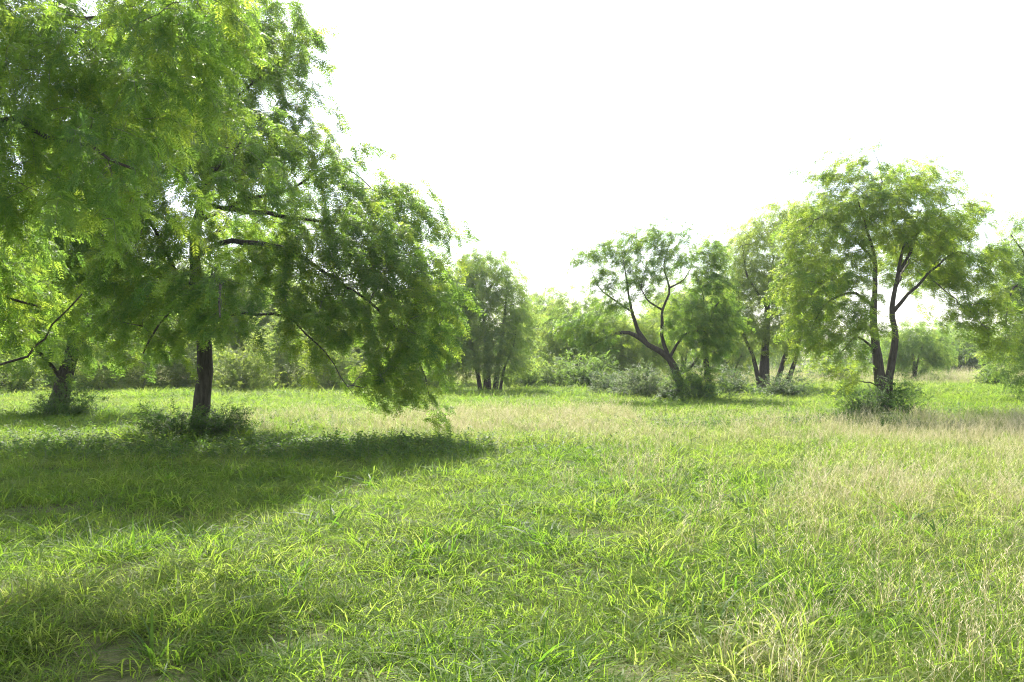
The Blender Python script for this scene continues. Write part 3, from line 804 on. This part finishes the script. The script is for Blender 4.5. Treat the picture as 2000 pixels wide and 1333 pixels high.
for nm, lb, (bx, by, d), bl, n, tint in mids:
    c = bl[0][0]
    top = 1000 + c[0] / c[1] * F, HZ - (c[2] - EYE) / c[1] * F
    plant_tree(nm, lb, 'tree', [
        ground_limb([(bx, by, d), ((bx * 2 + top[0]) / 3 + 3, (by * 2 + top[1]) / 3, d), ((bx + 2 * top[0]) / 3 - 3, (by + 2 * top[1]) / 3, d), (top[0], top[1] + 8, d)], 0.15, 0.03),
        ground_limb([(bx + 4, by, d - .2), (bx + 12, by * 0.5 + top[1] * 0.5, d - .2), (bx + 26, top[1], d - .2)], 0.1, 0.03)],
        bl, int(n * 1.3), 0.5, 'far', P_far, per=8, tint=tint + 0.12, split=2, spread=0.4, step=0.5, tip_r=0.006, smin=0.9, smax=1.5)

# ---- bushes: a dome of leafy shoots on a few stems
def bush(name, label, cat, px, py, d, rx, h, rd=None, n=500, key='scrub', objs=P_scrub, tint=0.45, group=None, smin=0.8, smax=1.3, lump=0.7, tvar=0.2):
    x, y = (px - 1000) / F * d, d
    base = np.array([x, y, gz(x, y)])
    root = thing(name, base, label, cat, group)
    rx = rx / F * d; h = h / F * d; rd = rd or rx * 0.8
    v = rng.normal(0, 1, (n, 3)); v[:, 2] = np.abs(v[:, 2]); v = unit(v)
    rr = rng.random(n) ** 0.45
    lm = 1 + lump * (N3(v[:, 0] * 2.3 + px, v[:, 1] * 2.3 + v[:, 2] * 3) - 0.5) * 2
    P = base + v * np.array([rx, rd, h * 0.85]) * (rr * lm)[:, None]
    az = np.arctan2(v[:, 1], v[:, 0]) + rng.normal(0, 0.8, n)
    rot = np.stack([rng.normal(0, 0.35, n), rng.normal(0.3, 0.4, n), az], 1)
    sc = rng.uniform(smin, smax, n)
    scatter('foliage', key, objs, P, rot, sc, np.clip(tint + rng.normal(0, tvar, n), 0, 1), root, base)
    g = Geo()
    for i in range(9):
        a = rng.uniform(0, 6.28)
        t = np.linspace(0, 1, 5)[:, None]
        e = np.array([math.cos(a) * rx * 0.6, math.sin(a) * rd * 0.6, h * rng.uniform(0.5, 0.8)])
        g.tube(np.array([math.cos(a) * 0.1, math.sin(a) * 0.1, -0.05]) + e * np.concatenate([t ** 1.4, t ** 1.4, t], 1), np.linspace(0.014, 0.005, 5), 4, 0)
    link('stems', g.mesh('stems', [M_twig]), root)
    return root

bush('trunk_foot_weeds', 'dark vine-covered mound of weeds round the foot of the big weeping tree', 'weeds', 352, 872, 16.5, 58, 75, 0.7, 900, tint=0.35, smin=0.7, smax=1.1)
bush('trunk_foot_weeds', 'low clump of broad weeds on the right of the big dark trunk', 'weeds', 435, 872, 16.8, 48, 62, 0.5, 600, tint=0.3, smin=0.7, smax=1.1)
bush('weed_clump', 'blue-green weeds covering the foot of the leaning twin trunks', 'weeds', 132, 818, 23.2, 52, 58, 0.8, 700, tint=0.3, smin=0.7, smax=1.1)
bush('vine_mound', 'dark leafy bush crowding the foot of the forked tree', 'bush', 1738, 822, 23.6, 58, 88, 0.7, 900, tint=0.2, smin=0.6, smax=1.0)
bush('vine_mound', 'greyer sprawling bush on the left side of the forked tree foot', 'bush', 1682, 818, 23.2, 40, 72, 0.6, 500, tint=0.35, smin=0.6, smax=1.0)
bush('vine_mound', 'shaded bush wrapped round the double foot of the bent tree', 'bush', 1350, 786, 32.3, 60, 74, 0.9, 900, tint=0.2, smin=0.7, smax=1.1)
bush('pale_shrub', 'pale glinting shrub mound behind and left of the bent tree foot', 'shrub', 1258, 772, 36, 62, 74, 1.0, 900, 'silver', P_silver, 0.6, lump=0.3)
bush('pale_shrub', 'smaller pale shrub at the left end of the shrub row', 'shrub', 1192, 770, 38, 38, 52, 0.8, 500, 'silver', P_silver, 0.5)
bush('pale_shrub', 'pale spiky shrub touching the left side of the dark foot', 'shrub', 1308, 783, 32.5, 26, 38, 0.5, 350, 'silver', P_silver, 0.7)
bush('pale_shrub', 'grey-green shrub right of the bent tree', 'shrub', 1432, 770, 37, 40, 58, 0.8, 500, 'silver', P_silver, 0.35)
bush('pale_shrub', 'rounded shrub below the reddish leaning stems', 'shrub', 1535, 780, 35, 50, 54, 0.9, 650, 'silver', P_silver, 0.4)
scr = [(20, 790, 40, 70, 110, 0.55), (115, 786, 44, 60, 120, 0.4), (200, 785, 42, 60, 125, 0.7), (285, 785, 44, 60, 130, 0.8), (370, 784, 46, 60, 135, 0.6), (470, 782, 42, 60, 125, 0.75), (560, 780, 46, 64, 135, 0.6),
       (650, 778, 44, 60, 120, 0.7), (740, 776, 48, 64, 130, 0.55), (830, 772, 46, 55, 120, 0.65)]
scl_ = ['bright scrub bush at the left edge behind the twin trunks', 'shaded scrub bush directly behind the leaning twin trunks', 'yellow-green scrub bush right of the twin trunks', 'tall sunlit scrub bush between twin trunks and dark trunk',
        'scrub bush just behind the big dark trunk', 'sunlit scrub bush a little right of the big dark trunk', 'scrub bush glimpsed below the hanging right boughs', 'yellow-green scrub bush behind the dark hanging boughs', 'scrub bush behind the lowest bough tips',
        'scrub bush between the bough tips and the grey stem thicket']
for (px, py, d, rx, h, ti), lb in zip(scr, scl_):
    bush('scrub_bush', lb, 'bush', px, py, d, rx * rng.uniform(0.85, 1.25), h * rng.uniform(0.8, 1.6), 1.5, 900, 'bush', P_bush, ti + 0.15, 'scrub bushes along the back of the meadow')
lows = [(1020, 768, 46, 44, 66, 0.55, 'low scrub at the right foot of the grey thicket'), (1085, 764, 48, 55, 72, 0.6, 'low sunlit scrub under the hazy centre tree'), (1150, 766, 46, 50, 74, 0.4, 'dark low scrub behind the smaller pale shrub'),
        (1640, 738, 66, 50, 40, 0.4, 'low dark bush seen through the gap below the forked crown'), (1760, 734, 72, 34, 26, 0.25, 'dark low bush at the right of the forked stems'), (1940, 738, 52, 38, 40, 0.7, 'bright low bush below the drooping right edge boughs')]
for px, py, d, rx, h, ti, lb in lows:
    bush('low_bush', lb, 'bush', px, py, d, rx, h, 1.3, 650, 'bush', P_bush, ti, tvar=0.15)

# ---- the wood that closes the view far behind
def far_wood():
    P = []; 
    for k in range(230):
        x = rng.uniform(-75, 85); y = rng.uniform(84, 125) + abs(x) * 0.1
        hgt = rng.uniform(4.0, 7.4) * (1.0 if x < 28 else 0.8); r = rng.uniform(2.0, 3.6)
        m = 170
        v = unit(rng.normal(0, 1, (m, 3))); 
        P.append(np.array([x, y, hgt * 0.52]) + v * np.array([r, r, hgt * 0.5]) * (rng.random(m) ** 0.4)[:, None])
    P = np.vstack(P); n = len(P)
    rot = np.stack([rng.normal(0, 0.4, n), rng.normal(0, 0.4, n), rng.uniform(0, 6.28, n)], 1)
    t = np.repeat(rng.uniform(0.3, 0.8, 230), 170) + rng.normal(0, 0.1, n)
    o = scatter('far_wood', 'bush', P_bush, P, rot, rng.uniform(1.4, 2.4, n), np.clip(t, 0, 1))
    tag(o, 'hazy belt of scrub woodland closing the far side of the meadow')
far_wood()

# ------------------------------------------------------------------ grass
def field(d0, d1, dens, jit=0.0):
    """points evenly strewn over the seen wedge between two distances"""
    k = 0.72
    area = k * (d1 * d1 - d0 * d0) + 3 * (d1 - d0)
    n = int(area * dens)
    y = np.sqrt(rng.random(n) * (d1 * d1 - d0 * d0) + d0 * d0)
    x = rng.uniform(-1, 1, n) * (k * y + 1.0)
    return x, y

def band(v, a, b, s):
    return 1 / (1 + np.exp(-(v - a) / s)) * 1 / (1 + np.exp((v - b) / s))

def dryness(x, y):
    px = x / y * F + 1000
    n = N2.fbm(x * 0.5, y * 0.35)
    d = band(y, 17.5, 25, 1.2) * band(x, -3.5, 60, 1.2) * 0.62
    d = d * np.where(x > 3.0, 0.25, 1.0)
    d = np.maximum(d, 0.62 * band(y, 14.4, 17.2, 0.6) * band(x, 2.2, 60, 0.8))
    d = np.maximum(d, 0.8 * band(y, 56, 78, 4))
    d = np.maximum(d, 0.35 * band(y, 18, 25, 1) * band(x, -7, -3, 0.8))
    d = np.maximum(d, 0.62 * (1 / (1 + np.exp(-(px - 1500) / 110))) * (y < 22))
    d = np.maximum(d, 0.18 * (1 / (1 + np.exp(-(px - 1150) / 90))) * (y < 22))
    return np.clip(d * (0.35 + 1.3 * n), 0, 1)

def put(name, label, key, objs, x, y, sc, tint, tilt=0.12, sz=None):
    n = len(x)
    P = np.stack([x, y, ground_z(x, y)], 1)
    rot = np.stack([rng.normal(0, tilt, n), rng.normal(0, tilt, n), rng.uniform(0, 6.28, n)], 1)
    o = scatter(name, key, objs, P, rot, sc, np.clip(tint, 0, 1))
    return tag(o, label)

zones = [(3.2, 7, 60, 1.0), (7, 12, 48, 1.05), (12, 20, 30, 1.2), (20, 34, 16, 1.5), (34, 60, 6.5, 2.1), (60, 130, 1.8, 3.2)]
gx, gy, gs = [], [], []
for d0, d1, dn, sc in zones:
    x, y = field(d0, d1, dn); gx.append(x); gy.append(y); gs.append(sc * rng.uniform(0.75, 1.25, len(x)))
gx = np.concatenate(gx); gy = np.concatenate(gy); gs = np.concatenate(gs)
for bx_, by_, n_ in [(-6.0, 16.6, 110), (-12.4, 23.6, 70), (10.1, 23.4, 90), (6.5, 32.2, 80), (-6.6, 16.2, 60)]:
    gx = np.append(gx, bx_ + rng.normal(0, 0.55, n_)); gy = np.append(gy, by_ + rng.normal(0, 0.4, n_)); gs = np.append(gs, rng.uniform(1.3, 2.6, n_))
k = (gy > 14) | (N4.fbm(gx * 1.5, gy * 1.5) > 0.36) | (rng.random(len(gx)) < 0.25)
gx, gy, gs = gx[k], gy[k], gs[k]
dr = dryness(gx, gy)
u = rng.random(len(gx))
hv = N1.fbm(gx * 0.8, gy * 0.8)
gtint = 0.47 + 0.22 * dr + (N3.fbm(gx * 0.9, gy * 0.9) - 0.5) * 0.75 + rng.normal(0, 0.08, len(gx))
gs = gs * (0.7 + 0.6 * hv)
shade_lush = (gx < -1) & (gy < 17)
isfine = (u < 0.25 + 0.6 * dr)
gtint = np.minimum(gtint, 0.78)
put('lush_grass', 'lush bright green grass with broad arching blades', 'lush', P_lush, gx[~isfine], gy[~isfine], gs[~isfine], gtint[~isfine])
put('fine_grass', 'fine short grass mixed between the broad blades', 'fine', P_fine, gx[isfine], gy[isfine], gs[isfine], gtint[isfine])
x, y, s = [], [], []
for d0, d1, dn, sc in [(4, 12, 18, 1.0), (12, 17, 20, 1.0), (17, 27, 24, 1.1), (27, 34, 16, 1.25), (34, 60, 4, 1.7), (60, 110, 2.0, 2.2)]:
    a, b = field(d0, d1, dn)
    drift = np.clip((N4.fbm(a * 0.55 + 9, b * 0.4) - 0.42) * 5, 0.12, 1)
    drift = np.where(b > 15, np.maximum(drift, 0.75), drift)
    k = rng.random(len(a)) < (dryness(a, b) * 1.5 - 0.08) * drift
    x.append(a[k]); y.append(b[k]); s.append(sc * rng.uniform(0.7, 1.15, k.sum()))
x = np.concatenate(x); y = np.concatenate(y); s = np.concatenate(s)
put('straw_grass', 'straw-coloured seeding grass stems standing above the green', 'straw', P_straw, x, y, s, 0.5 + rng.normal(0, 0.2, len(x)))
x, y = field(3.3, 14, 3.2)
k = rng.random(len(x)) < 0.25 + 0.6 * N4.fbm(x * 0.6, y * 0.6)
put('leaf_litter', 'dry fallen blades lying between the grass tufts', 'litter', P_litter, x[k], y[k], rng.uniform(0.6, 1.1, k.sum()), 0.5 + rng.normal(0, 0.2, k.sum()))
# broad tufts and tall seed stalks that stand out one by one
for i in range(70):
    y_ = math.sqrt(rng.uniform(4.6 ** 2, 13.5 ** 2)); x_ = rng.uniform(-0.56, 0.57) * y_
    o = tag(link('grass_tuft', P_broad[i % 5].data, None, (x_, y_, gz(x_, y_))), 'broad-bladed green grass tuft standing above the finer meadow grass', 'grass tuft', 'broad grass tufts in the near meadow')
    o.rotation_euler = (0, 0, rng.uniform(0, 6.28)); q = rng.uniform(0.7, 1.15); o.scale = (q, q, q)
def stalk(i):
    g = Geo(); stems(g, 1, 0.01, 0.38, 0.6, wdt=0.0026, lean=0.35); return g.mesh('seed_stalk', [M_straw])
stalks = [stalk(i) for i in range(6)]
for i in range(70):
    y_ = math.sqrt(rng.uniform(5.0 ** 2, 14 ** 2)); x_ = rng.uniform(0.12, 0.57) * y_
    o = tag(link('seed_stalk', stalks[i % 6], None, (x_, y_, gz(x_, y_))), 'single pale seed stalk rising from the drier grass at right', 'grass stalk', 'tall seed stalks in the dry grass')
    o.rotation_euler = (0, 0, rng.uniform(0, 6.28))
# low broad-leaved herbs under the trees
hx, hy = [], []
for cx, cy, rx, ry, n in [(-5.5, 15.4, 5.2, 1.5, 2600), (-5.9, 16.3, 1.3, 0.7, 900), (-6.6, 16.0, 0.7, 0.5, 300), (10, 23.2, 1.2, 0.5, 350), (6.6, 32, 1.6, 0.6, 300), (-12, 23, 1.4, 0.6, 300), (-2.6, 15.2, 2.3, 1.1, 900), (4.5, 20.8, 3.0, 1.0, 500), (8.2, 21.5, 2.6, 1.3, 700), (12.5, 25.5, 3.0, 1.2, 500), (-8, 21, 4, 2.5, 700), (0.2, 38, 3.5, 2.0, 450), (6.5, 29, 4, 1.4, 400)]:
    hx.append(cx + rng.normal(0, rx * 0.55, n)); hy.append(cy + rng.normal(0, ry * 0.6, n))
hx = np.concatenate(hx); hy = np.concatenate(hy)
put('ground_cover', 'low broad-leaved herbs spreading under and between the trees', 'herb', P_herb, hx, hy, rng.uniform(0.6, 1.1, len(hx)), 0.5 + rng.normal(0, 0.2, len(hx)), 0.25)

# ------------------------------------------------------------------ the light summer haze
hv_ = np.array([[sx, sy, sz] for sz in (-1.2, 14.0) for sx, sy in ((-160, -12), (160, -12), (160, 190), (-160, 190))], float)
hme = make_mesh('haze', hv_, [[[0, 3, 2, 1], [4, 5, 6, 7], [0, 1, 5, 4], [1, 2, 6, 5], [2, 3, 7, 6], [3, 0, 4, 7]]])
hm = bpy.data.materials.new('summer_haze')
t_, N_, L_ = nodes(hm)
pv = N_.new('ShaderNodeVolumePrincipled')
pv.inputs['Color'].default_value = (0.9, 0.94, 1.0, 1)
pv.inputs['Density'].default_value = 0.0004
pv.inputs['Anisotropy'].default_value = 0.55
ho = N_.new('ShaderNodeOutputMaterial'); L_.new(pv.outputs[0], ho.inputs['Volume'])
hme.materials.append(hm)
tag(link('haze', hme), 'thin bright summer haze lying over the whole meadow', kind='stuff')
